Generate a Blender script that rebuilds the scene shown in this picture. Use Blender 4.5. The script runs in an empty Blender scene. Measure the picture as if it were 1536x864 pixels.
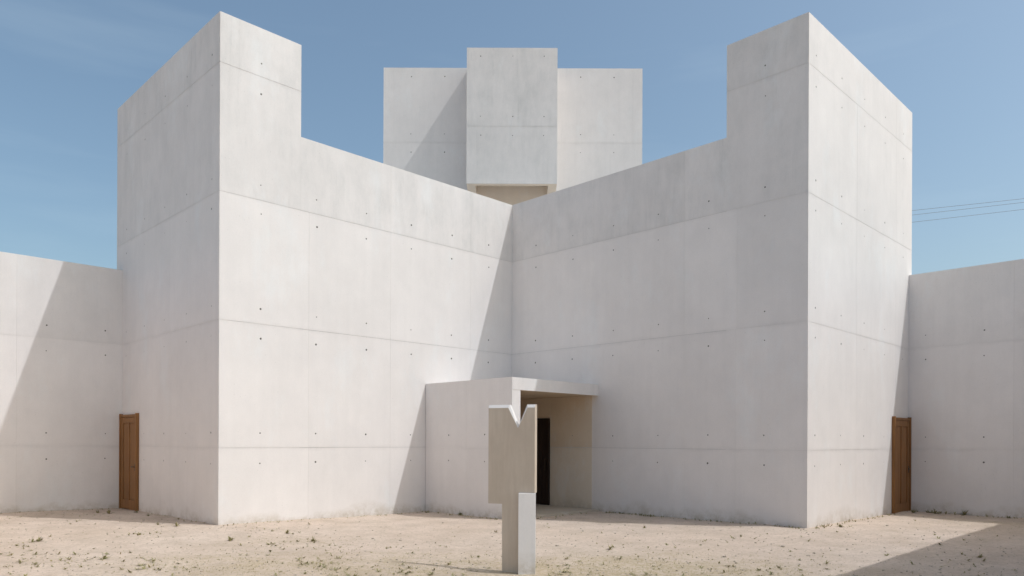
import bpy, bmesh, math, random
from mathutils import Vector, Matrix, noise as mnoise

random.seed(7)
scene = bpy.context.scene
C = scene.collection

# ------------------------------------------------------------------ camera
FPX = 1106.43                                   # focal length in pixels of a 1536 px wide picture
cam_d = bpy.data.cameras.new('camera')
cam = bpy.data.objects.new('camera', cam_d)
C.objects.link(cam)
cam.location = (0.0226, -19.990, 1.7056)
cam.rotation_mode = 'QUATERNION'
cam.rotation_quaternion = (Matrix.Rotation(0.0004, 3, 'Z') @ Matrix.Rotation(math.pi / 2, 3, 'X')
                           @ Matrix.Rotation(0.0040, 3, 'Z')).to_quaternion()
cam_d.sensor_width = 36.0
cam_d.lens = FPX / 1536 * 36
cam_d.shift_y = (660.85 - 432) / 1536
cam_d.clip_start = 0.05
cam_d.clip_end = 6000
scene.camera = cam

# ------------------------------------------------------------------ light
SUN = Vector((0.64, -0.20, 1.0)).normalized()
SUN_EL = math.asin(SUN.z)
SUN_AZ = math.atan2(SUN.x, SUN.y)
world = bpy.data.worlds.new('World')
scene.world = world
world.use_nodes = True
wn, wl = world.node_tree.nodes, world.node_tree.links
bg = wn['Background']
sky = wn.new('ShaderNodeTexSky')
sky.sky_type = 'NISHITA'
sky.sun_disc = False
sky.sun_elevation = SUN_EL
sky.sun_rotation = SUN_AZ
sky.air_density = 1.0
sky.dust_density = 3.2
sky.ozone_density = 1.0
# thin cirrus veils
tc = wn.new('ShaderNodeTexCoord')
mp = wn.new('ShaderNodeMapping')
mp.inputs['Rotation'].default_value = (0.0, math.radians(24), math.radians(10))
mp.inputs['Scale'].default_value = (1.2, 1.2, 9.0)
wl.new(tc.outputs['Generated'], mp.inputs['Vector'])
cn = wn.new('ShaderNodeTexNoise')
cn.inputs['Scale'].default_value = 1.7
cn.inputs['Detail'].default_value = 5
cn.inputs['Roughness'].default_value = 0.55
wl.new(mp.outputs['Vector'], cn.inputs['Vector'])
cr = wn.new('ShaderNodeValToRGB')
cr.color_ramp.elements[0].position = 0.55
cr.color_ramp.elements[0].color = (0, 0, 0, 1)
cr.color_ramp.elements[1].position = 0.85
cr.color_ramp.elements[1].color = (0.06, 0.06, 0.06, 1)
wl.new(cn.outputs['Fac'], cr.inputs['Fac'])
mixc = wn.new('ShaderNodeMixRGB')
mixc.inputs['Color2'].default_value = (7.5, 8.0, 8.6, 1)
wl.new(cr.outputs['Color'], mixc.inputs['Fac'])
wl.new(sky.outputs['Color'], mixc.inputs['Color1'])
tint = wn.new('ShaderNodeMixRGB'); tint.blend_type = 'MULTIPLY'; tint.inputs['Fac'].default_value = 1.0
tint.inputs['Color2'].default_value = (1.0, 1.075, 1.0, 1)
wl.new(mixc.outputs['Color'], tint.inputs['Color1'])
wl.new(tint.outputs['Color'], bg.inputs['Color'])
bg.inputs['Strength'].default_value = 0.15

sun_d = bpy.data.lights.new('sun', 'SUN')
sun_d.energy = 2.05
sun_d.angle = math.radians(0.53)
sun_d.color = (0.93, 0.96, 1.0)
sun = bpy.data.objects.new('sun', sun_d)
C.objects.link(sun)
sun.rotation_mode = 'QUATERNION'
sun.rotation_quaternion = SUN.to_track_quat('Z', 'Y')
sun.location = (20, -10, 30)

scene.view_settings.view_transform = 'Standard'
scene.view_settings.look = 'None'
scene.view_settings.exposure = 0.04
scene.view_settings.gamma = 1.0
scene.render.engine = 'CYCLES'
scene.cycles.max_bounces = 10
scene.cycles.diffuse_bounces = 8

# ------------------------------------------------------------------ materials
def new_mat(name):
    m = bpy.data.materials.new(name)
    m.use_nodes = True
    nt = m.node_tree
    b = nt.nodes['Principled BSDF']
    b.inputs['Specular IOR Level'].default_value = 0.25
    return m, nt, nt.nodes, nt.links, b

def node_noise(N, L, vec, scale, detail=4, rough=0.55, stretch=(1, 1, 1)):
    mp_ = N.new('ShaderNodeMapping')
    mp_.inputs['Scale'].default_value = stretch
    L.new(vec, mp_.inputs['Vector'])
    n_ = N.new('ShaderNodeTexNoise')
    n_.inputs['Scale'].default_value = scale
    n_.inputs['Detail'].default_value = detail
    n_.inputs['Roughness'].default_value = rough
    L.new(mp_.outputs['Vector'], n_.inputs['Vector'])
    return n_.outputs['Fac']

def maprange(N, L, v, a, b, c, d):
    m_ = N.new('ShaderNodeMapRange')
    m_.inputs['From Min'].default_value = a
    m_.inputs['From Max'].default_value = b
    m_.inputs['To Min'].default_value = c
    m_.inputs['To Max'].default_value = d
    L.new(v, m_.inputs['Value'])
    return m_.outputs['Result']

def math_(N, L, op, a, b=None):
    m_ = N.new('ShaderNodeMath')
    m_.operation = op
    for i, v in enumerate((a, b)):
        if v is None: continue
        if isinstance(v, (int, float)): m_.inputs[i].default_value = v
        else: L.new(v, m_.inputs[i])
    return m_.outputs[0]

def mixcol(N, L, fac, a, b, mode='MIX'):
    m_ = N.new('ShaderNodeMixRGB')
    m_.blend_type = mode
    if isinstance(fac, (int, float)): m_.inputs['Fac'].default_value = fac
    else: L.new(fac, m_.inputs['Fac'])
    for k, v in (('Color1', a), ('Color2', b)):
        if isinstance(v, tuple): m_.inputs[k].default_value = v
        else: L.new(v, m_.inputs[k])
    return m_.outputs['Color']

def concrete(name, base, streak=0.55, stain_col=(0.60, 0.58, 0.56, 1)):
    m, nt, N, L, b = new_mat(name)
    geo = N.new('ShaderNodeNewGeometry')
    P = geo.outputs['Position']
    big = node_noise(N, L, P, 0.55, 5, 0.6)
    mid = node_noise(N, L, P, 2.6, 5, 0.62, (1, 1, 0.8))
    stk = node_noise(N, L, P, 5.0, 4, 0.6, (1, 1, 0.07))
    fine = node_noise(N, L, P, 38, 3, 0.6)
    # overall value = product of gentle variations
    v = math_(N, L, 'MULTIPLY', maprange(N, L, big, .3, .7, .955, 1.035), maprange(N, L, mid, .3, .7, .975, 1.02))
    v = math_(N, L, 'MULTIPLY', v, maprange(N, L, stk, .3, .7, 1 - .035 * streak, 1 + .02 * streak))
    v = math_(N, L, 'MULTIPLY', v, maprange(N, L, fine, .3, .7, .98, 1.015))
    at = N.new('ShaderNodeAttribute'); at.attribute_type = 'OBJECT'; at.attribute_name = 'tone'
    v = math_(N, L, 'MULTIPLY', v, math_(N, L, 'ADD', 1.0, at.outputs['Fac']))
    col = mixcol(N, L, 1.0, base, N.new('ShaderNodeRGB').outputs[0], 'MIX')
    # weathering amount of this lift of concrete (per object)
    st = N.new('ShaderNodeAttribute'); st.attribute_type = 'OBJECT'; st.attribute_name = 'stain'
    run = node_noise(N, L, P, 2.4, 7, 0.72, (1, 1, 0.30))
    blot = node_noise(N, L, P, 1.3, 6, 0.7)
    mask = math_(N, L, 'MULTIPLY', maprange(N, L, run, .38, .66, .25, 1), maprange(N, L, blot, .34, .62, .30, .85))
    mask = math_(N, L, 'MULTIPLY', mask, st.outputs['Fac'])
    col = mixcol(N, L, mask, base, stain_col)
    run2 = node_noise(N, L, P, 9.0, 5, 0.7, (1, 1, 0.045))
    m2 = math_(N, L, 'MULTIPLY', maprange(N, L, run2, .56, .72, 0, .32), maprange(N, L, blot, .40, .60, 0, 1))
    m2 = math_(N, L, 'MULTIPLY', m2, math_(N, L, 'ADD', st.outputs['Fac'], .12))
    col = mixcol(N, L, m2, col, (0.47, 0.46, 0.44, 1))
    # whitish lime bloom in places
    bloom = node_noise(N, L, P, 0.9, 6, 0.7, (1, 1, 0.5))
    col = mixcol(N, L, maprange(N, L, bloom, .55, .70, 0, .55), col, (0.79, 0.785, 0.775, 1))
    # small air pockets
    vor = N.new('ShaderNodeTexVoronoi'); vor.inputs['Scale'].default_value = 11
    L.new(P, vor.inputs['Vector'])
    gate = node_noise(N, L, P, 1.7, 2, 0.5)
    pock = math_(N, L, 'MULTIPLY', maprange(N, L, vor.outputs['Distance'], .05, .10, .35, 0), maprange(N, L, gate, .5, .62, 0, 1))
    col = mixcol(N, L, pock, col, (0.33, 0.32, 0.30, 1))
    # ragged discoloured pour lines along the horizontal joints, 2.5 m apart
    sep = N.new('ShaderNodeSeparateXYZ'); L.new(P, sep.inputs[0])
    wob = node_noise(N, L, P, 2.2, 4, 0.6)
    zz = math_(N, L, 'ADD', sep.outputs['Z'], maprange(N, L, wob, .3, .7, -.035, .035))
    dj = math_(N, L, 'ABSOLUTE', math_(N, L, 'SUBTRACT', math_(N, L, 'FLOORED_MODULO', math_(N, L, 'ADD', zz, 1.25 - 1.54 + 2.5), 2.5), 1.25))
    pour = math_(N, L, 'MULTIPLY', maprange(N, L, dj, .0, .07, 1, 0), maprange(N, L, node_noise(N, L, P, 1.1, 5, 0.7), .40, .62, .1, 1))
    v = math_(N, L, 'MULTIPLY', v, maprange(N, L, pour, 0, 1, 1, .925))
    # earth splashed up on the foot of the walls
    spl = node_noise(N, L, P, 4.5, 6, 0.75)
    reach = maprange(N, L, node_noise(N, L, P, 0.8, 3, 0.6), .35, .65, .10, .38)
    sm = math_(N, L, 'SUBTRACT', 1.0, math_(N, L, 'DIVIDE', sep.outputs['Z'], reach))
    sm = maprange(N, L, sm, 0, 1, 0, 1)
    sm = math_(N, L, 'MULTIPLY', sm, maprange(N, L, spl, .40, .60, .15, .75))
    sm = math_(N, L, 'MULTIPLY', sm, maprange(N, L, sep.outputs['Z'], .6, .7, 1, 0))
    col = mixcol(N, L, sm, col, (0.46, 0.39, 0.30, 1))
    rgb = N.new('ShaderNodeCombineColor')
    for k in range(3): L.new(v, rgb.inputs[k])
    col = mixcol(N, L, 1.0, col, rgb.outputs[0], 'MULTIPLY')
    L.new(col, b.inputs['Base Color'])
    b.inputs['Roughness'].default_value = 0.82
    bp = N.new('ShaderNodeBump'); bp.inputs['Strength'].default_value = 0.25; bp.inputs['Distance'].default_value = 0.01
    h = math_(N, L, 'ADD', math_(N, L, 'MULTIPLY', mid, 0.8), math_(N, L, 'MULTIPLY', fine, 0.25))
    L.new(h, bp.inputs['Height'])
    L.new(bp.outputs['Normal'], b.inputs['Normal'])
    return m

M_CONC = concrete('white_concrete', (0.780, 0.735, 0.708, 1))
M_CORE = concrete('grey_joint_concrete', (0.50, 0.485, 0.46, 1))
M_ROOF = concrete('roof_screed', (0.52, 0.49, 0.45, 1))
M_PORCH_BOUNCE = concrete('porch_bounce_concrete', (0.62, 0.485, 0.34, 1))  # warm light bounced off the ground under the porch, put into the colour
M_BOX_BOUNCE = concrete('box_bounce_concrete', (0.80, 0.71, 0.61, 1))  # warm light bounced up into the light box, put into the colour
M_LOWER_SHADE = concrete('lower_lining_shade', (0.74, 0.65, 0.54, 1))  # gradual warm shade on the lower porch wall, put into the colour
M_LINE = concrete('porch_lining_concrete', (0.71, 0.595, 0.465, 1))
M_PAD = concrete('paving_concrete', (0.47, 0.41, 0.34, 1))
M_HOLE, _, N_, L_, b_ = new_mat('tie_hole_mortar')
b_.inputs['Base Color'].default_value = (0.12, 0.11, 0.10, 1)

def statue_stone():
    m, nt, N, L, b = new_mat('brown_cast_stone')
    geo = N.new('ShaderNodeNewGeometry'); P = geo.outputs['Position']
    s = node_noise(N, L, P, 14, 5, 0.65, (1, 1, 0.09))
    q = node_noise(N, L, P, 3.0, 5, 0.65, (1, 1, 0.6))
    f = node_noise(N, L, P, 90, 3, 0.6)
    col = mixcol(N, L, maprange(N, L, s, .34, .66, 0, 1), (0.57, 0.47, 0.375, 1), (0.63, 0.53, 0.43, 1))
    col = mixcol(N, L, maprange(N, L, q, .42, .65, 0, .5), col, (0.51, 0.415, 0.325, 1))
    col = mixcol(N, L, maprange(N, L, f, .35, .65, 0, .15), col, (0.55, 0.5, 0.43, 1))
    L.new(col, b.inputs['Base Color'])
    b.inputs['Roughness'].default_value = .85
    bp = N.new('ShaderNodeBump'); bp.inputs['Strength'].default_value = 0.3; bp.inputs['Distance'].default_value = 0.004
    L.new(s, bp.inputs['Height']); L.new(bp.outputs['Normal'], b.inputs['Normal'])
    return m
M_STAT = statue_stone()

def wood(name, a, c, rough=.55):
    m, nt, N, L, b = new_mat(name)
    tcn = N.new('ShaderNodeTexCoord'); P = tcn.outputs['Object']
    g = node_noise(N, L, P, 9, 6, 0.65, (3, 3, 0.12))
    w = node_noise(N, L, P, 1.1, 3, 0.6, (2, 2, 0.5))
    col = mixcol(N, L, maprange(N, L, g, .35, .65, 0, 1), a, c)
    col = mixcol(N, L, maprange(N, L, w, .45, .7, 0, .4), col, tuple(x * .75 for x in a[:3]) + (1,))
    L.new(col, b.inputs['Base Color']); b.inputs['Roughness'].default_value = rough
    bp = N.new('ShaderNodeBump'); bp.inputs['Strength'].default_value = 0.2; bp.inputs['Distance'].default_value = 0.003
    L.new(g, bp.inputs['Height']); L.new(bp.outputs['Normal'], b.inputs['Normal'])
    return m
M_DOOR = wood('oiled_hardwood', (0.205, 0.095, 0.034, 1), (0.33, 0.160, 0.058, 1))
M_DARKDOOR = wood('dark_stained_wood', (0.020, 0.012, 0.009, 1), (0.034, 0.020, 0.013, 1))
M_METAL, _, N_, L_, b_ = new_mat('dull_bronze')
b_.inputs['Base Color'].default_value = (0.09, 0.07, 0.05, 1); b_.inputs['Metallic'].default_value = .8; b_.inputs['Roughness'].default_value = .45
M_CABLE, _, N_, L_, b_ = new_mat('cable_sheath')
b_.inputs['Base Color'].default_value = (0.22, 0.24, 0.27, 1)

def ground_mat():
    m, nt, N, L, b = new_mat('compacted_sand')
    geo = N.new('ShaderNodeNewGeometry'); P = geo.outputs['Position']
    big = node_noise(N, L, P, 0.22, 5, 0.6)
    mid = node_noise(N, L, P, 1.4, 6, 0.68)
    fin = node_noise(N, L, P, 15, 6, 0.78)
    grit = node_noise(N, L, P, 60, 4, 0.7)
    col = mixcol(N, L, maprange(N, L, big, .35, .65, 0, 1), (0.63, 0.505, 0.415, 1), (0.67, 0.555, 0.47, 1))
    col = mixcol(N, L, maprange(N, L, mid, .40, .66, 0, .45), col, (0.40, 0.315, 0.235, 1))
    col = mixcol(N, L, maprange(N, L, fin, .50, .66, 0, .60), col, (0.36, 0.275, 0.195, 1))
    col = mixcol(N, L, maprange(N, L, grit, .52, .70, 0, .40), col, (0.30, 0.245, 0.18, 1))
    col = mixcol(N, L, maprange(N, L, grit, .36, .28, 0, .40), col, (0.60, 0.54, 0.47, 1))
    # thin dry-grass tinge, kept to patches painted on the mesh by how densely the tufts grow there
    at = N.new('ShaderNodeAttribute'); at.attribute_name = 'grassy'
    gm = math_(N, L, 'MULTIPLY', at.outputs['Fac'], maprange(N, L, fin, .36, .6, .15, .75))
    col = mixcol(N, L, gm, col, (0.43, 0.34, 0.20, 1))
    L.new(col, b.inputs['Base Color']); b.inputs['Roughness'].default_value = .95
    b.inputs['Specular IOR Level'].default_value = 0.1
    bp = N.new('ShaderNodeBump'); bp.inputs['Strength'].default_value = 0.7; bp.inputs['Distance'].default_value = 0.03
    h = math_(N, L, 'ADD', math_(N, L, 'MULTIPLY', fin, .7), math_(N, L, 'MULTIPLY', grit, .35))
    L.new(h, bp.inputs['Height']); L.new(bp.outputs['Normal'], b.inputs['Normal'])
    return m
M_GROUND = ground_mat()

def leaf_mat(name, a, c):
    m, nt, N, L, b = new_mat(name)
    geo = N.new('ShaderNodeNewGeometry')
    n_ = node_noise(N, L, geo.outputs['Position'], 7, 2, .5)
    L.new(mixcol(N, L, maprange(N, L, n_, .35, .65, 0, 1), a, c), b.inputs['Base Color'])
    b.inputs['Roughness'].default_value = .7
    return m
M_WEED = leaf_mat('weed_leaf', (0.23, 0.215, 0.10, 1), (0.36, 0.31, 0.16, 1))
M_STRAW = leaf_mat('dry_grass', (0.34, 0.27, 0.12, 1), (0.27, 0.235, 0.095, 1))
M_STONE = leaf_mat('loose_stone', (0.30, 0.25, 0.19, 1), (0.48, 0.41, 0.34, 1))

# ------------------------------------------------------------------ helpers
def obj(name, mesh, mat, parent=None, **props):
    if isinstance(mesh, bmesh.types.BMesh):
        me = bpy.data.meshes.new(name); mesh.to_mesh(me); mesh.free()
    else:
        me = mesh
    for mm in (mat if isinstance(mat, (list, tuple)) else [mat]):
        me.materials.append(mm)
    o = bpy.data.objects.new(name, me); C.objects.link(o)
    if parent is not None: o.parent = parent
    for k, v in props.items(): o[k] = v
    return o

def empty(name, loc, **props):
    o = bpy.data.objects.new(name, None); C.objects.link(o)
    o.location = loc; o.empty_display_size = .3
    for k, v in props.items(): o[k] = v
    return o

def recentre(o, origin):
    """put the origin of mesh object o at `origin` (given in its parent's space)"""
    origin = Vector(origin)
    o.data.transform(Matrix.Translation(-origin)); o.location = origin

def prism(poly, z0, z1, bm=None):
    """poly: plan outline (x, y), extruded between heights z0 and z1"""
    bm = bm or bmesh.new()
    area = sum(poly[i][0] * poly[(i + 1) % len(poly)][1] - poly[(i + 1) % len(poly)][0] * poly[i][1] for i in range(len(poly)))
    if area < 0: poly = poly[::-1]
    lo = [bm.verts.new((x, y, z0)) for x, y in poly]; hi = [bm.verts.new((x, y, z1)) for x, y in poly]
    n = len(poly)
    bm.faces.new(lo[::-1]); bm.faces.new(hi)
    for i in range(n): bm.faces.new((lo[i], lo[(i + 1) % n], hi[(i + 1) % n], hi[i]))
    return bm

PR = 0.006                                       # how far the cast panels stand proud of the body behind

def panel(face, u0, u1, z0, z1, ties, parent, mit=(0, 0), stain=0.0, gap=(1, 1, 1, 1), name='wall_panel', tone=None, holes=True):
    """One cast concrete panel of a wall face with its tie holes.
    face = (origin, along, normal); gap = left, right, bottom, top joints present."""
    P0, U, Nn = face
    gu, gz = 0.0011, 0.0033
    a, b = u0 + (.006 if mit[0] else gu * gap[0]), u1 - (.006 if mit[1] else gu * gap[1])
    c, d = z0 + gz * gap[2], z1 - gz * gap[3]
    Z = Vector((0, 0, 1))
    flip = U.cross(Z).dot(Nn) < 0
    bm = bmesh.new()
    dt = random.uniform(0, .0012)
    def pt(u, z, w): return P0 + U * u + Z * z + Nn * (w - (dt if w > -0.004 else 0))
    cache = {}
    def V(u, z, w=0.0):
        k = (round(u, 5), round(z, 5), round(w, 5))
        if k not in cache: cache[k] = bm.verts.new(pt(u, z, w))
        return cache[k]
    def F(vs, mi=0):
        f = bm.faces.new(vs[::-1] if flip else vs); f.material_index = mi; return f
    h = 0.05
    tt = [(u, z) for u, z in ties if a + .07 < u < b - .07 and c + .07 < z < d - .07] if holes else []
    us = sorted({round(v, 4) for v in [a, b] + [u - h for u, _ in tt] + [u + h for u, _ in tt]})
    zs = sorted({round(v, 4) for v in [c, d] + [z - h for _, z in tt] + [z + h for _, z in tt]})
    tset = {(round(u - h, 4), round(z - h, 4)): (u, z) for u, z in tt}
    for i in range(len(us) - 1):
        for j in range(len(zs) - 1):
            k = (us[i], zs[j])
            A, B, D, E = V(us[i], zs[j]), V(us[i + 1], zs[j]), V(us[i + 1], zs[j + 1]), V(us[i], zs[j + 1])
            if k in tset:
                u, z = tset[k]; r = random.choice((.014, .017, .019, .021, .024)); n = 12
                ju, jz = random.uniform(-.008, .008), random.uniform(-.008, .008)
                ring = [V(u + ju + r * math.cos(2 * math.pi * (q + .5) / n), z + jz + r * math.sin(2 * math.pi * (q + .5) / n)) for q in range(n)]
                deep = [V(u + ju + .86 * r * math.cos(2 * math.pi * (q + .5) / n), z + jz + .86 * r * math.sin(2 * math.pi * (q + .5) / n), -.0055) for q in range(n)]
                # quadrant corners: D(+,+), E(-,+), A(-,-), B(+,-)
                cor = [D, E, A, B]
                for q in range(n):
                    q2 = (q + 1) % n
                    ca, cb = cor[q * 4 // n], cor[q2 * 4 // n]
                    if ca is cb: F([ring[q], ca, ring[q2]])
                    else: F([ring[q], ca, cb, ring[q2]])
                    F([deep[q], ring[q], ring[q2], deep[q2]])
                F(deep, 1)
            else:
                F([A, B, D, E])
    # edges going back into the body
    bk = -0.012
    ml, mr = mit[0] * .007, mit[1] * .007
    cs = [(a, c), (b, c), (b, d), (a, d)]
    cb_ = [(a + ml, c), (b - mr, c), (b - mr, d), (a + ml, d)]
    front_loops = [[(u, c) for u in us], [(b, z) for z in zs], [(u, d) for u in us[::-1]], [(a, z) for z in zs[::-1]]]
    back = [bm.verts.new(pt(u, z, bk)) for u, z in cb_]
    for s in range(4):
        fl = [V(u, z) for u, z in front_loops[s]]
        F([back[s], back[(s + 1) % 4]] + fl[::-1])
    tone = random.uniform(-.020, .022) if tone is None else tone
    o = obj(name, bm, [M_CONC, M_HOLE], parent, tone=tone, stain=stain)
    recentre(o, P0 + U * (u0 + u1) / 2 + Z * (z0 + z1) / 2)
    return o

# ------------------------------------------------------------------ dimensions (metres)
G = 1.54                                          # height of the lowest joint above the ground
Z0, Z1, Z2, Z3, Z4 = -0.15, G, G + 2.5, G + 5.0, G + 7.5
TOP, PAR, LOWT = G + 8.48, G + 6.545, G + 4.345
RT = math.sqrt(2)
TIE_Z = [G + v for v in (-.31, .295, 2.21, 2.80, 4.72, 5.30, 7.15, 7.76)]

church = empty('concrete_church', (0, 0, 0), category='church',
               label='white board-marked concrete church with two angular wings and a high boxed tower behind')

def side(sg, L, S, step, vj, tu_front, tu_end, vj_end):
    """one wing: its inner (V) face runs from the outer corner to the middle, its end face runs back"""
    Pc = Vector((sg * L, -L, 0)); e1 = Vector((-sg, 1, 0)) / RT; e2 = Vector((sg, 1, 0)) / RT
    LF, SF = L * RT, S * RT
    i = PR
    def q(a, b): v = Pc + e1 * a + e2 * b; return (v.x, v.y)
    bm = prism([q(step - i, i), q(LF + .0, i), q(LF + .0, SF), q(step - i, SF)], Z0, PAR - .45)
    prism([q(step - i + .01, i), q(LF + 0, i), q(LF + 0, .26), q(step - i + .01, .26)], PAR - .47, PAR - .001, bm)
    wing = obj('wing', bm, M_CORE, church, tone=0.0, stain=0.6)
    bm = prism([q(i, i), q(step - i, i), q(step - i, SF), q(i, SF)], Z0, TOP - .002)
    bl = obj('end_tower', bm, M_CONC, church, tone=0.0, stain=0.8)
    front = (Pc, e1, -e2); end = (Pc, e2, -e1)
    ft = [(u, z) for u in tu_front for z in TIE_Z]
    et = [(u, z) for u in tu_end for z in TIE_Z]
    # inner face, panel by panel
    rows = [(Z0, Z1, 0), (Z1, Z2, 0), (Z2, Z3, .0)]
    cuts = [0] + vj + [LF]
    for (za, zb, st) in rows:
        for k in range(len(cuts) - 1):
            mit = (1 if k == 0 else 0, 0)
            panel(front, cuts[k], cuts[k + 1], za, zb, ft, wing if k else bl, mit, st, (0 if k == 0 else 1, 0 if k == len(cuts) - 2 else 1, za != Z0, 1))
    up = [step] + [c for c in vj if c > step + .6] + [LF]
    for k in range(len(up) - 1):
        panel(front, up[k], up[k + 1], Z3, PAR, ft, wing, (0, 0), .85, (1 if k else .2, 0 if k == len(up) - 2 else 1, 1, 0))
    panel(front, 0, step, Z3, Z4, ft, bl, (1, 0), .7, (0, .2, 1, 1))
    panel(front, 0, step, Z4, TOP, ft, bl, (1, 0), 1.0, (0, .2, 1, 0))
    # end face
    ec = [0] + vj_end + [SF]
    for (za, zb, st) in rows + [(Z3, Z4, .55), (Z4, TOP, .9)]:
        for k in range(len(ec) - 1):
            panel(end, ec[k], ec[k + 1], za, zb, et, bl, (1 if k == 0 else 0, 0), st if sg < 0 else st * .35,
                  (0 if k == 0 else 1, 1, za != Z0, zb != TOP))
    return wing, bl, Pc, e1, e2

Lc, Rc, Sd = 5.6814, 5.7261, 4.3423
LFl, LFr = Lc * RT, Rc * RT
# ties and joints are measured from the inner corner on the left wing, outer corner inwards on the code's axis
tl = [LFl - (.87 + 1.262 * k) for k in range(6)]
tr = [LFr - (.875 + 1.268 * k) for k in range(6)]
wing_l, tower_l, PL_, e1l, e2l = side(-1, Lc, Sd - .06, 1.738, [LFl - 6.10, LFl - 3.99, LFl - 1.50], tl, [.36 + 1.245 * k for k in range(5)], [2.50, 5.0])
wing_r, tower_r, PR_, e1r, e2r = side(1, Rc, Sd + .02, 1.738, [LFr - 6.60, LFr - 5.36, LFr - 2.79], tr, [.36 + 1.29 * k for k in range(5)], [2.50, 5.0])
wing_l['label'] = 'sunlit left wing'; wing_r['label'] = 'shaded right wing'
tower_l['label'] = 'left end tower with its shaded outer face'; tower_r['label'] = 'right end tower with its sunlit outer face'

# body between the wings and the high tower behind
s_ = Sd
bm = prism([(0, .05), (s_ + .9, s_ + .95), (0, 2 * s_ + 1.8), (-s_ - .9, s_ + .95)], Z0, PAR - .46)
obj('flat_roof', bm, M_ROOF, church, tone=0.0, stain=0.5)
TY, TW, TT = 4.3603, 4.2728, G + 12.4625
bm = prism([(-TW + .006, TY + PR), (TW - .006, TY + PR), (TW - .006, TY + 6.5), (-TW + .006, TY + 6.5)], PAR - .5, TT - .002)
high = obj('high_tower', bm, M_CONC, church, tone=0.0, stain=0.5)
face = (Vector((-TW, TY, 0)), Vector((1, 0, 0)), Vector((0, -1, 0)))
tt_ = [(TW + x, G + z) for x in (-3.36, -2.26, -1.15, 1.15, 2.23, 3.34) for z in (7.2, 7.8, 9.68, 10.275, 12.17)]
for za, zb in ((PAR - .5, G + 7.5), (G + 7.5, G + 10), (G + 10, TT)):
    for ua, ub in ((0, .325), (.325, 2.85), (2.85, 5.70), (5.70, 8.215), (8.215, 2 * TW)):
        panel(face, ua, ub, za, zb, tt_, high, (0, 0), .35, (ua > 0, ub < 8.3, za > PAR, zb != TT))
# light box hung on the tower face: hollow, open at the bottom
BX0, BX1, BY, BZ = -1.447, 1.391, 3.096, G + 8.205
def box(x0, x1, y0, y1, z0, z1, bm=None):
    return prism([(x0, y0), (x1, y0), (x1, y1), (x0, y1)], z0, z1, bm)
bm = box(BX0 + .005, BX1 - .005, BY + PR, BY + .18, BZ, TT - .003)
box(BX0, BX0 + .27, BY + .181, TY, BZ, TT - .003, bm); box(BX1 - .27, BX1, BY + .181, TY, BZ, TT - .003, bm)
box(BX0 + .271, BX1 - .271, BY + .181, TY, TT - .3, TT - .004, bm)
def warm_faces(o, test, mat=None):
    o.data.materials.append(mat or M_PORCH_BOUNCE)
    for p in o.data.polygons:
        if test(p): p.material_index = len(o.data.materials) - 1
lbx = obj('light_box', bm, M_CONC, church, tone=0.0, stain=.3)
face = (Vector((BX0, BY, 0)), Vector((1, 0, 0)), Vector((0, -1, 0)))
tb = [(x - BX0, G + z) for x in (-1.01, -.01, .97) for z in (9.72, 10.315, 12.20)]
warm_faces(lbx, lambda p: p.normal.z < -.5 or (p.normal.y > .5) or (abs(p.normal.x) > .5 and BX0 + .1 < p.center.x < BX1 - .1), M_BOX_BOUNCE)
panel(face, 0, BX1 - BX0, BZ, G + 10.0, tb, lbx, (0, 0), .75, (0, 0, 0, 1), tone=-.015)
panel(face, 0, BX1 - BX0, G + 10.0, TT - .003, tb, lbx, (0, 0), .95, (0, 0, 1, 0), tone=-.02)

obj('bounce_liner', box(BX0 + .272, BX1 - .272, TY - .03, TY - .002, PAR - .4, TT - .32), M_BOX_BOUNCE, lbx, tone=0.06, stain=0.0)  # thin added plate, its colour carries the warm bounced light
# porch in the corner: one side wall, a roof slab, a paved floor
PC = 4.19                                         # plan offset: porch is the square |x|+|y| <= 4.19
k0 = Vector((0.012, -PC + .0, 0))                   # its free corner
pt_ = G + 1.532; pb = G + 1.262
dW = Vector((-1, 1, 0)) / RT                       # along the side wall, from the free corner to the left wing
dF = Vector((1, 1, 0)) / RT                        # along the fascia, from the free corner to the right wing
WL_ = (PC - .012) / RT * 1.0
def pq(a, b): v = k0 + dF * a + dW * b; return (v.x, v.y)
WT = .265
porch = obj('porch', prism([pq(.003, PR), pq(WT, PR), pq(WT, PC / RT - .004), pq(PR, PC / RT - .004), pq(PR, PR)], Z0, pb - .001), M_CONC, church, tone=0.02, stain=0.0)
wl_face = (k0, dW, -dF)
PLn = PC / RT
pties = [(PLn - .86, z) for z in TIE_Z] + [(PLn - 2.10, z) for z in TIE_Z]
for za, zb in ((Z0, Z1), (Z1, pt_)):
    for ua, ub in ((0, PLn - 1.51), (PLn - 1.51, PLn - .004)):
        panel(wl_face, ua, ub, za, zb, pties, porch, (0, 0), 0.0, (0 if ua == 0 else 1, 0 if ub > 2.5 else 1, za != Z0, zb != pt_))
porch_roof = obj('porch_roof', prism([pq(PR + .002, 0), pq(PLn - .004, 0), pq(PLn - .004, PLn - .004), pq(PR + .002, PLn - .004)], pb, pt_ - .002), M_CONC, porch, tone=0.01, stain=0.25)
warm_faces(porch_roof, lambda p: p.normal.z < -.5)  # soffit and inner wall get the bounce painted in
warm_faces(porch, lambda p: p.normal.dot(dF) > .7)
obj('floor_slab', prism([pq(WT + .01, .04), pq(PLn - .004, -.06), pq(PLn - .004, PLn - .004), pq(WT + .01, PLn - .004)], -.14, .045), M_PAD, porch, tone=0.0, stain=0.35)

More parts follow.
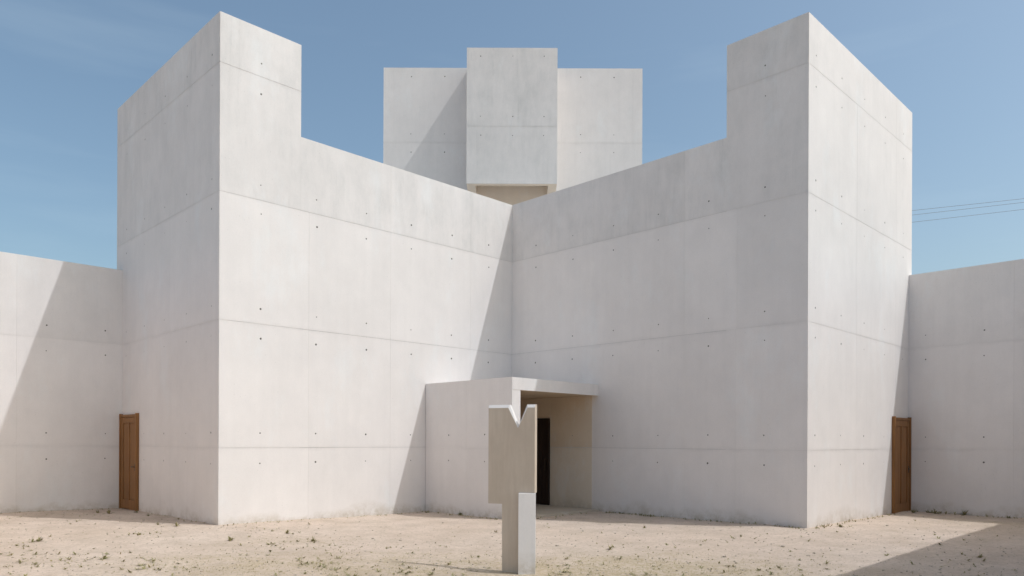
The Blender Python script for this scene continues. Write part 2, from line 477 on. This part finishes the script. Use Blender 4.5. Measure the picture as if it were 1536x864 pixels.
# ------------------------------------------------------------------ doors
def rect_piece(face, u0, u1, z0, z1, w0, w1, bm=None, bev=0.0):
    """a block on a wall face between distances w0 and w1 in front of it"""
    P0, U, Nn = face; Z = Vector((0, 0, 1)); bm = bm or bmesh.new()
    V = [bm.verts.new(P0 + U * u + Z * z + Nn * w) for w in (w0, w1) for z in (z0, z1) for u in (u0, u1)]
    fs = [bm.faces.new([V[k] for k in f]) for f in ((0, 1, 3, 2), (4, 6, 7, 5), (0, 4, 5, 1), (2, 3, 7, 6), (0, 2, 6, 4), (1, 5, 7, 3))]
    bmesh.ops.recalc_face_normals(bm, faces=bm.faces)
    if bev:
        bmesh.ops.bevel(bm, geom=list({e for f in fs for e in f.edges}), offset=bev, segments=1, affect='EDGES')
    return bm

def wooden_door(face, ua, ub, hinge_left, bottom, label):
    """framed leaf with two tall sunk panels; ua..ub along the face"""
    top = G + .77
    d = obj('door', rect_piece(face, ua + .062, ub - .062, bottom, top - .075, .001, .022), M_DOOR, church, label=label)
    for (p, q_) in ((ua, ua + .06), (ub - .06, ub)):
        obj('door_post', rect_piece(face, p, q_, bottom, top + .012, .001, .075, bev=.003), M_DOOR, d)
    obj('door_head', rect_piece(face, ua + .061, ub - .061, top - .073, top - .012, .001, .06, bev=.003), M_DOOR, d)
    A, B = ua + .066, ub - .066
    w = B - A; st = .135; mid = (A + B) / 2
    zb_, zt_ = bottom + .01, top - .079
    for u0, u1, z0, z1 in ((A, A + st, zb_, zt_), (B - st, B, zb_, zt_), (mid - .05, mid + .05, zb_ + .22, zt_ - .14)):
        obj('stile', rect_piece(face, u0, u1, z0, z1, .02, .048, bev=.004), M_DOOR, d)
    for z0, z1 in ((zb_, zb_ + .22), (zt_ - .14, zt_)):
        obj('rail', rect_piece(face, A + st + .001, B - st - .001, z0, z1, .02, .046, bev=.004), M_DOOR, d)
    for u0, u1 in ((A + st + .02, mid - .07), (mid + .07, B - st - .02)):
        obj('raised_panel', rect_piece(face, u0, u1, zb_ + .245, zt_ - .165, .02, .032, bev=.006), M_DOOR, d)
    hu = (B - .07) if hinge_left else (A + .07)
    P0, U, Nn = face
    bmh = rect_piece(face, hu - .02, hu + .02, G - .60, G - .42, .048, .054)
    ln = -1 if hinge_left else 1
    rect_piece(face, min(hu, hu + ln * .13), max(hu, hu + ln * .13), G - .505, G - .485, .085, .105, bmh)
    rect_piece(face, hu - .01, hu + .01, G - .505, G - .485, .05, .10, bmh)
    obj('door_handle', bmh, M_METAL, d)
    return d

f_end_l = (PL_, e2l, -e1l); f_end_r = (PR_, e2r, -e1r)
jl = (PL_ - Vector((-9.64, -1.723, 0))).length      # where the low walls meet the end faces
jr = (PR_ - Vector((9.936, -1.516, 0))).length
wooden_door(f_end_l, jl - 1.20, jl - .003, False, .0, 'narrow brown wooden door in the shaded left tower face')
wooden_door(f_end_r, jr - 1.20, jr - .003, True, -.02, 'narrow brown wooden door beside the sunlit right tower face')
# dark door inside the porch
f_r = (Vector((0, 0, 0)), Vector((1, -1, 0)) / RT, Vector((-1, -1, 0)) / RT)
ln = panel((Vector((-.0035, -.0035, 0)), f_r[1], f_r[2]), 1.412, 2.785, G + .003, pb - .001, [(2.16, G + .295)], porch, name='lining_panel', tone=0.0)
ln2 = panel((Vector((-.0035, -.0035, 0)), f_r[1], f_r[2]), 1.412, 2.785, .05, G - .003, [(2.16, G - .31)], porch, name='lining_panel', tone=0.0)  # lower plate added to carry the wall's shade in its colour
ln.data.materials[0] = M_LINE; ln2.data.materials[0] = M_LOWER_SHADE
ln3 = panel((Vector((-.0035, -.0035, 0)), f_r[1], f_r[2]), .05, 1.408, G + .75, pb - .001, [], porch, name='lining_panel', tone=0.0)
ln3.data.materials[0] = M_LINE
dd = obj('porch_door', rect_piece(f_r, .50, 1.36, .05, G + .70, .001, .02), M_DARKDOOR, church, label='dark almost black door under the porch roof')
for p, q_ in ((.45, .50), (1.36, 1.41)):
    obj('door_post', rect_piece(f_r, p, q_, .05, G + .745, .001, .05, bev=.003), M_DARKDOOR, dd)
obj('door_head', rect_piece(f_r, .501, 1.359, G + .70, G + .745, .001, .045, bev=.003), M_DARKDOOR, dd)
for k in range(4):
    obj('door_board', rect_piece(f_r, .504 + k * .214, .504 + (k + 1) * .214 - .006, .06, G + .695, .018, .034, bev=.003), M_DARKDOOR, dd)
obj('door_handle', rect_piece(f_r, 1.27, 1.29, G - .6, G - .3, .034, .07), M_METAL, dd)

# ------------------------------------------------------------------ courtyard walls
def low_wall(P, U, Nn, length, label, group, vj, ties_u, ends=(0, 0), thick=.30):
    """free-standing cast wall; P = foot of its courtyard face, Nn points into the courtyard"""
    U = U.normalized(); Nn = Nn.normalized()
    a, b, c, d = P - Nn * PR, P + U * length - Nn * PR, P + U * length - Nn * thick, P - Nn * thick
    w = obj('courtyard_wall', prism([(v.x, v.y) for v in (a, b, c, d)], Z0, LOWT - .002), M_CONC, None,
            category='wall', label=label, group=group, tone=0.0, stain=.3)
    recentre(w, (P.x, P.y, 0)); bpy.context.view_layer.update()
    cuts = [0] + [v for v in vj if v < length - .4] + [length]
    ties = [(u, z) for u in ties_u for z in TIE_Z[:4]]
    for za, zb in ((Z0, Z1), (Z1, Z2), (Z2, LOWT)):
        for k in range(len(cuts) - 1):
            o = panel((P, U, Nn), cuts[k], cuts[k + 1], za, zb, ties, w, (0, 0), .30 if zb == LOWT else 0.0,
                      (0 if k == 0 else 1, 0 if k == len(cuts) - 2 else 1, za != Z0, zb != LOWT))
            o.location -= w.location
    return w

GW = 'low concrete walls around the forecourt'
Jl, Jr = Vector((-9.640, -1.723, 0)), Vector((9.936, -1.516, 0))
vjs = [2.22 + 2.5 * k for k in range(6)]; tus = [.385 + 1.25 * k for k in range(14)]
lenL = (-13.75 + 9.64) * -RT; lenR = (14.05 - 9.936) * RT
low_wall(Jl, Vector((-1, -1, 0)), Vector((1, -1, 0)), lenL, 'low concrete wall left of the left door, half crossed by a diagonal shadow', GW, vjs, tus)
low_wall(Jr, Vector((1, -1, 0)), Vector((-1, -1, 0)), lenR, 'low shaded concrete wall right of the right door', GW, vjs, tus)
# the forecourt's returning walls, beyond the picture's edges: the right one throws the shadow at the lower right; the left one, unseen, is added for bounce
Er = Jr + Vector((1, -1, 0)).normalized() * (lenR + .304)
El = Jl + Vector((-1, -1, 0)).normalized() * (lenL + .304)
low_wall(Er + Vector((0, 0, 0)) - Vector((1, -1, 0)).normalized() * .30, Vector((-1, -1, 0)), Vector((-1, 1, 0)), 12.9,
         'returning concrete wall on the right that shades the forecourt corner', GW, [2.5 * k for k in range(1, 6)], [.4 + 1.25 * k for k in range(12)])
low_wall(El - Vector((-1, -1, 0)).normalized() * .30, Vector((1, -1, 0)), Vector((1, 1, 0)), 11.6,
         'unseen concrete wall on the left, added to mirror the right one and bounce light', GW, [2.5 * k for k in range(1, 5)], [.4 + 1.25 * k for k in range(12)])

# ------------------------------------------------------------------ statue
def statue():
    t = empty('abstract_figure_statue', (0.017, -10.15, -.02), category='statue',
              label='brown flat abstract figure with a V-notched top standing in front of the porch')
    U = Vector((.93, -.37, 0)).normalized(); Nn = Vector((-.37, -.93, 0)).normalized(); th = .07
    zt = 2.185 + .02
    ch = .042
    out = [(-.340, zt), (-.340, .877), (-.139, .877), (-.135, -.15), (.100, -.15), (.100, 1.038), (.330, 1.038), (.330, zt), (.208, zt), (.087, 1.915), (-.039, zt)]
    # shrink towards the inside along the top for the chamfer
    inn = [(-.340, zt - ch), (-.340, .877), (-.139, .877), (-.135, -.15), (.100, -.15), (.100, 1.038), (.325, 1.038), (.325, zt - ch), (.224, zt - ch), (.087, 1.893), (-.053, zt - ch)]
    bm = bmesh.new(); Z = Vector((0, 0, 1))
    f = [bm.verts.new(U * u + Z * z) for u, z in inn]
    m_ = [bm.verts.new(U * u + Z * z - Nn * .022) for u, z in out]
    k = [bm.verts.new(U * u + Z * z - Nn * th) for u, z in out]
    n = len(out)
    bm.faces.new(f); bm.faces.new(k[::-1])
    for i in range(n):
        j = (i + 1) % n
        for a, b in ((f, m_), (m_, k)):
            bm.faces.new((a[i], b[i], b[j], a[j]))
    bmesh.ops.recalc_face_normals(bm, faces=bm.faces)
    bm.faces.ensure_lookup_table()
    for fc in bm.faces:                       # upward faces along the top take the pale concrete
        if fc.normal.z > .3: fc.material_index = 1
    obj('body_slab', bm, [M_STAT, M_CONC], t, tone=.0, stain=0.0)
    # pale leg, standing a little in front under the right shoulder
    bm = prism([(.088, -.155), (.318, -.125), (.318, .03), (.104, .10)], -.15, 1.034)
    bmesh.ops.bevel(bm, geom=[e for e in bm.edges], offset=.004, segments=1, affect='EDGES')
    obj('pale_leg', bm, M_CONC, t, tone=-.02, stain=.3, label='pale smooth leg')
statue()

# ------------------------------------------------------------------ power lines far behind
def wire(p, q, sag, label):
    cu = bpy.data.curves.new('wire', 'CURVE'); cu.dimensions = '3D'; cu.bevel_depth = .011; cu.bevel_resolution = 1
    sp = cu.splines.new('POLY'); n = 24; sp.points.add(n)
    for i in range(n + 1):
        t = i / n; v = Vector(p).lerp(Vector(q), t); v.z -= sag * 4 * t * (1 - t) - 0
        sp.points[i].co = (*v, 1)
    tmp = bpy.data.objects.new('tmp', cu); C.objects.link(tmp)
    me = bpy.data.meshes.new_from_object(tmp.evaluated_get(bpy.context.evaluated_depsgraph_get()))
    bpy.data.objects.remove(tmp); bpy.data.curves.remove(cu)
    obj('power_line', me, M_CABLE, None, category='cable', label=label, group='power lines crossing the sky')
def wpt(px, py, Y):
    dx, dy = (px - 768 + .004 * (py - 660.85)) / FPX, -(py - 660.85 - .004 * (px - 768)) / FPX
    D = Y + 19.99
    return (0.0226 + dx * D, Y, 1.7056 + dy * D)
for (a, b, lab) in (((1372, 312.5), (1536, 295.0), 'topmost of the three thin power lines right of the church'),
                    ((1372, 319.2), (1536, 300.5), 'middle of the three thin power lines right of the church'),
                    ((1372, 330.0), (1536, 311.0), 'lowest of the three thin power lines right of the church')):
    A, B = Vector(wpt(*a, 24)), Vector(wpt(*b, 24)); d = B - A
    wire(A - d * 3.0, B + d * 3.0, .12, lab)

# ------------------------------------------------------------------ ground
def gheight(x, y):
    z = -.008
    z += .045 * math.exp(-((x + Lc) ** 2 + (y + Lc) ** 2) / 9) + .035 * math.exp(-((x - Rc) ** 2 + (y + Rc) ** 2) / 6)
    z += .05 * math.exp(-((x + 11.4) ** 2 + (y + 3.5) ** 2) / 4)
    z += -.045 * math.exp(-((x - .1) ** 2 + (y + 10.3) ** 2) / 4)
    z += .030 * (mnoise.noise(Vector((x * .33, y * .33, 1.3)))) + .014 * mnoise.noise(Vector((x * 1.3, y * 1.3, 4.1))) + .010 * mnoise.noise(Vector((x * 3.4, y * 3.4, 7.7)))
    return z
PATCH = [(-3.1, -10.1, 1.0, .55), (-4.3, -9.6, .8, .35), (1.15, -10.3, 1.1, .8), (2.0, -9.4, .9, .35), (-.2, -10.6, 1.3, .5), (-3.9, -7.6, .6, .35),
         (3.2, -10.6, 1.0, .5), (10.6, -4.2, 1.3, .35), (12, -5, 1.0, .4), (-1.2, -9.3, .6, .3)]
def grassy(x, y):
    g = 0
    for cx, cy, r, a in PATCH:
        g += a * math.exp(-((x - cx) ** 2 / (r * 1.6) ** 2 + (y - cy) ** 2 / r ** 2))
    return min(1, g * (1.0 + .9 * mnoise.noise(Vector((x * 2.1, y * 2.1, 9)))))
def axis(lo, hi, stp, far):
    v = []; x = lo
    while x <= hi + 1e-6: v.append(x); x += stp
    g = [3, 8, 20, 60, 200, 700, far]
    return [lo - t for t in g[::-1]] + v + [hi + t for t in g]
xs, ys = axis(-15, 15, .16, 3000), axis(-16, -0.5, .12, 3000)
vv = [(x, y, gheight(x, y) if abs(x) < 25 and -30 < y < 10 else -.05) for y in ys for x in xs]
nx = len(xs)
ff = [(j * nx + i, j * nx + i + 1, (j + 1) * nx + i + 1, (j + 1) * nx + i) for j in range(len(ys) - 1) for i in range(nx - 1)]
me = bpy.data.meshes.new('ground'); me.from_pydata(vv, [], ff); me.update()
att = me.attributes.new('grassy', 'FLOAT', 'POINT')
att.data.foreach_set('value', [grassy(v[0], v[1]) for v in vv])
for p in me.polygons: p.use_smooth = True
g_ = obj('ground', me, M_GROUND, None, kind='structure', label='pale compacted sandy forecourt')

# ---- plants and stones
def visible_ground(px, py):
    """courtyard point under a picture position"""
    dx, dy = (px - 768 + .004 * (py - 660.85)) / FPX, -(py - 660.85 - .004 * (px - 768)) / FPX
    if dy >= -1e-3: return None
    D = (1.7056 - 0.0) / -dy
    return (0.0226 + dx * D, D - 19.99)
def in_court(x, y, m=.04):
    if x + y * 1 > 1e9: return False
    # V faces and end faces
    if y > -abs(x) - m and abs(x) < 5.75: return False
    L_ = Lc if x < 0 else Rc
    if abs(x) >= L_ and (abs(x) - L_) > -(-L_ - y) and y > abs(x) - 2 * L_ - m: return False
    if x < 0 and (x - y) < -7.917 + m * 1.5: return False
    if x > 0 and (x + y) > 8.42 - m * 1.5: return False
    if abs(x) + abs(y) < PC + m and abs(x) < 2.2 and y < 0: return False
    if abs(x - .02) < .45 and abs(y + 10.15) < .25: return False
    return True

def leaf_cluster(V, F, x, y, z, size, nl, up, width):
    for _ in range(nl):
        a = random.uniform(0, 2 * math.pi); e = random.uniform(*up); l = size * random.uniform(.5, 1.1)
        d = Vector((math.cos(a) * math.cos(e), math.sin(a) * math.cos(e), math.sin(e)))
        s = Vector((-math.sin(a), math.cos(a), 0)) * width * size * random.uniform(.6, 1.2)
        b0 = Vector((x, y, z)) + Vector((random.uniform(-.25, .25), random.uniform(-.25, .25), 0)) * size * .5
        m_ = b0 + d * l * .55; t = b0 + d * l + Vector((0, 0, -.18 * l))
        n = len(V)
        V += [tuple(b0 - s * .3), tuple(b0 + s * .3), tuple(m_ + s), tuple(m_ - s), tuple(t)]
        F += [(n, n + 1, n + 2, n + 3), (n + 3, n + 2, n + 4)]

def stuff_mesh(name, V, F, mat, **props):
    me = bpy.data.meshes.new(name); me.from_pydata(V, [], F); me.update()
    return obj(name, me, mat, None, **props)

# scattered low weeds (nobody could count them)
V, F = [], []; n = 0
while n < 1250:
    if random.random() < .35:
        px, py = random.uniform(-10, 520), random.uniform(770, 866)
    else:
        px, py = random.uniform(-10, 1546), 768 + 98 * random.random() ** .75
    p = visible_ground(px, py)
    if p is None or not in_court(*p): continue
    x, y = p
    dens = .20 + .6 * grassy(x, y) + .95 * mnoise.noise(Vector((x * .7, y * .7, 2)))
    if x > 4: dens *= .55
    if random.random() > dens: continue
    s = random.choice((.015, .02, .02, .025, .03, .03, .045, .06, .08))
    leaf_cluster(V, F, x, y, gheight(x, y), s, random.randint(3, 10), (.05, 1.0), .13); n += 1
# weeds hugging the feet of the walls
def along(ax, ay, bx, by, cnt, off, smin, smax, pw=1.0):
    for _ in range(cnt):
        t = random.random() ** pw
        x, y = ax + (bx - ax) * t + off[0] * random.random(), ay + (by - ay) * t + off[1] * random.random()
        leaf_cluster(V, F, x, y, gheight(x, y), random.uniform(smin, smax), random.randint(3, 8), (.4, 1.4), .11)
along(-5.6, -5.72, -2.2, -2.32, 46, (.12, -.14), .02, .06)
along(2.15, -2.30, 5.6, -5.75, 60, (-.10, -.12), .03, .085)
along(2.25, -2.40, 3.4, -3.55, 30, (-.10, -.14), .04, .09)
along(0.2, -4.12, 2.0, -2.35, 22, (.10, -.10), .03, .07)
along(-2.1, -2.22, 0, -4.35, 60, (-.10, -.12), .03, .07)
along(5.8, -5.76, 9.0, -2.55, 46, (.12, -.12), .03, .10)
along(9.95, -1.72, 13.5, -5.25, 110, (-.12, -.14), .03, .11)
along(-9.6, -1.86, -13.2, -5.45, 70, (.14, -.12), .02, .07)
along(-9.3, -2.15, -5.8, -5.65, 16, (-.12, -.10), .02, .05)
stuff_mesh('low_weeds', V, F, M_WEED, kind='stuff', category='weeds', label='sparse small green weeds scattered over the sandy forecourt')

V, F = [], []; n = 0
while n < 5200:
    px, py = random.uniform(-20, 1556), 766 + 102 * random.random() ** .7
    p = visible_ground(px, py)
    if p is None or not in_court(*p): continue
    g = grassy(*p)
    if random.random() > .05 + 1.15 * g * g ** .3: 
        n += .12; continue
    leaf_cluster(V, F, p[0], p[1], gheight(*p), random.uniform(.012, .035), random.randint(2, 4), (.3, 1.4), .06); n += 1
stuff_mesh('dry_grass', V, F, M_STRAW, kind='stuff', category='dry grass', label='thin yellowish dry grass in patches on the sand')

V, F = [], []; n = 0
while n < 2600:
    px, py = random.uniform(-20, 1556), 766 + 102 * random.random()
    p = visible_ground(px, py)
    if p is None or not in_court(*p): continue
    r = random.choice((.004, .005, .006, .008, .008, .010, .013, .018)) * (2.0 if random.random() < .02 else 1); x, y = p; z = gheight(x, y)
    k = len(V); a0 = random.uniform(0, 6.28)
    ring = [(x + r * random.uniform(.7, 1.2) * math.cos(a0 + q * 1.257), y + r * random.uniform(.7, 1.2) * math.sin(a0 + q * 1.257)) for q in range(5)]
    V += [(a, b, z - .003) for a, b in ring] + [(x + (a - x) * .7, y + (b - y) * .7, z + r * .55) for a, b in ring]
    F += [(k + q, k + (q + 1) % 5, k + 5 + (q + 1) % 5, k + 5 + q) for q in range(5)] + [tuple(k + 5 + q for q in range(5))]
    n += 1
stuff_mesh('gravel', V, F, M_STONE, kind='stuff', category='gravel', label='loose small stones and grit on the sand')

# the plants large enough to point at
PL = [(690, 772, .13, 'small bushy weed at the foot of the porch side wall'),
      (146, 771, .12, 'weed tuft in the shade left of the left door'),
      (163, 773, .15, 'tallest weed of the shaded clump left of the left door'),
      (205, 770, .10, 'low weed right below the left door'),
      (222, 776, .08, 'little weed in the shade right of the left door'),
      (265, 792, .13, 'spread-out weed just outside the shadow before the left tower'),
      (237, 789, .08, 'pale little weed in front of the left tower shadow edge'),
      (47, 813, .10, 'weed nearest the lower left edge of the forecourt'),
      (58, 812, .12, 'upright twin-stemmed weed at the lower left'),
      (155, 838, .11, 'small sprig weed in the lower left foreground'),
      (470, 812, .12, 'thin upright weed in front of the sunlit left wing'),
      (430, 801, .10, 'flat dark weed in front of the sunlit left wing'),
      (345, 812, .11, 'flat weed in front of the left tower corner'),
      (914, 824, .11, 'small weed alone in the sand right of the statue'),
      (966, 791, .08, 'small green weed in front of the shaded right wing'),
      (1260, 793, .13, 'weed at the foot of the sunlit right tower face'),
      (1369, 769, .12, 'weed beside the right door threshold'),
      (1402, 770, .18, 'bushy weed at the foot of the right low wall'),
      (1440, 770, .20, 'tall thin weed at the foot of the right low wall'),
      (1469, 836, .09, 'weed alone in the shaded lower right corner')]
for px, py, s, lab in PL:
    p = visible_ground(px, py)
    if p is None: continue
    x, y = p
    for _ in range(40):
        if in_court(x, y, .03): break
        y -= .02
    z = gheight(x, y)
    w = empty('weed', (x, y, z), category='weed', label=lab, group='larger weeds in the forecourt')
    V, F = [], []
    leaf_cluster(V, F, 0, 0, -.005, s, 16, (.1, 1.3), .12)
    me = bpy.data.meshes.new('leaves'); me.from_pydata(V, [], F); obj('leaves', me, M_WEED, w)
    V, F = [], []
    for _ in range(3):
        a = random.uniform(0, 6.28); h = s * random.uniform(.8, 1.35)
        tx, ty = .25 * h * math.cos(a), .25 * h * math.sin(a); k = len(V)
        V += [(-.002, 0, -.01), (.002, 0, -.01), (0, .003, -.01), (tx, ty, h)]
        F += [(k, k + 1, k + 3), (k + 1, k + 2, k + 3), (k + 2, k, k + 3)]
    me = bpy.data.meshes.new('stem'); me.from_pydata(V, [], F); obj('stem', me, M_WEED, w)
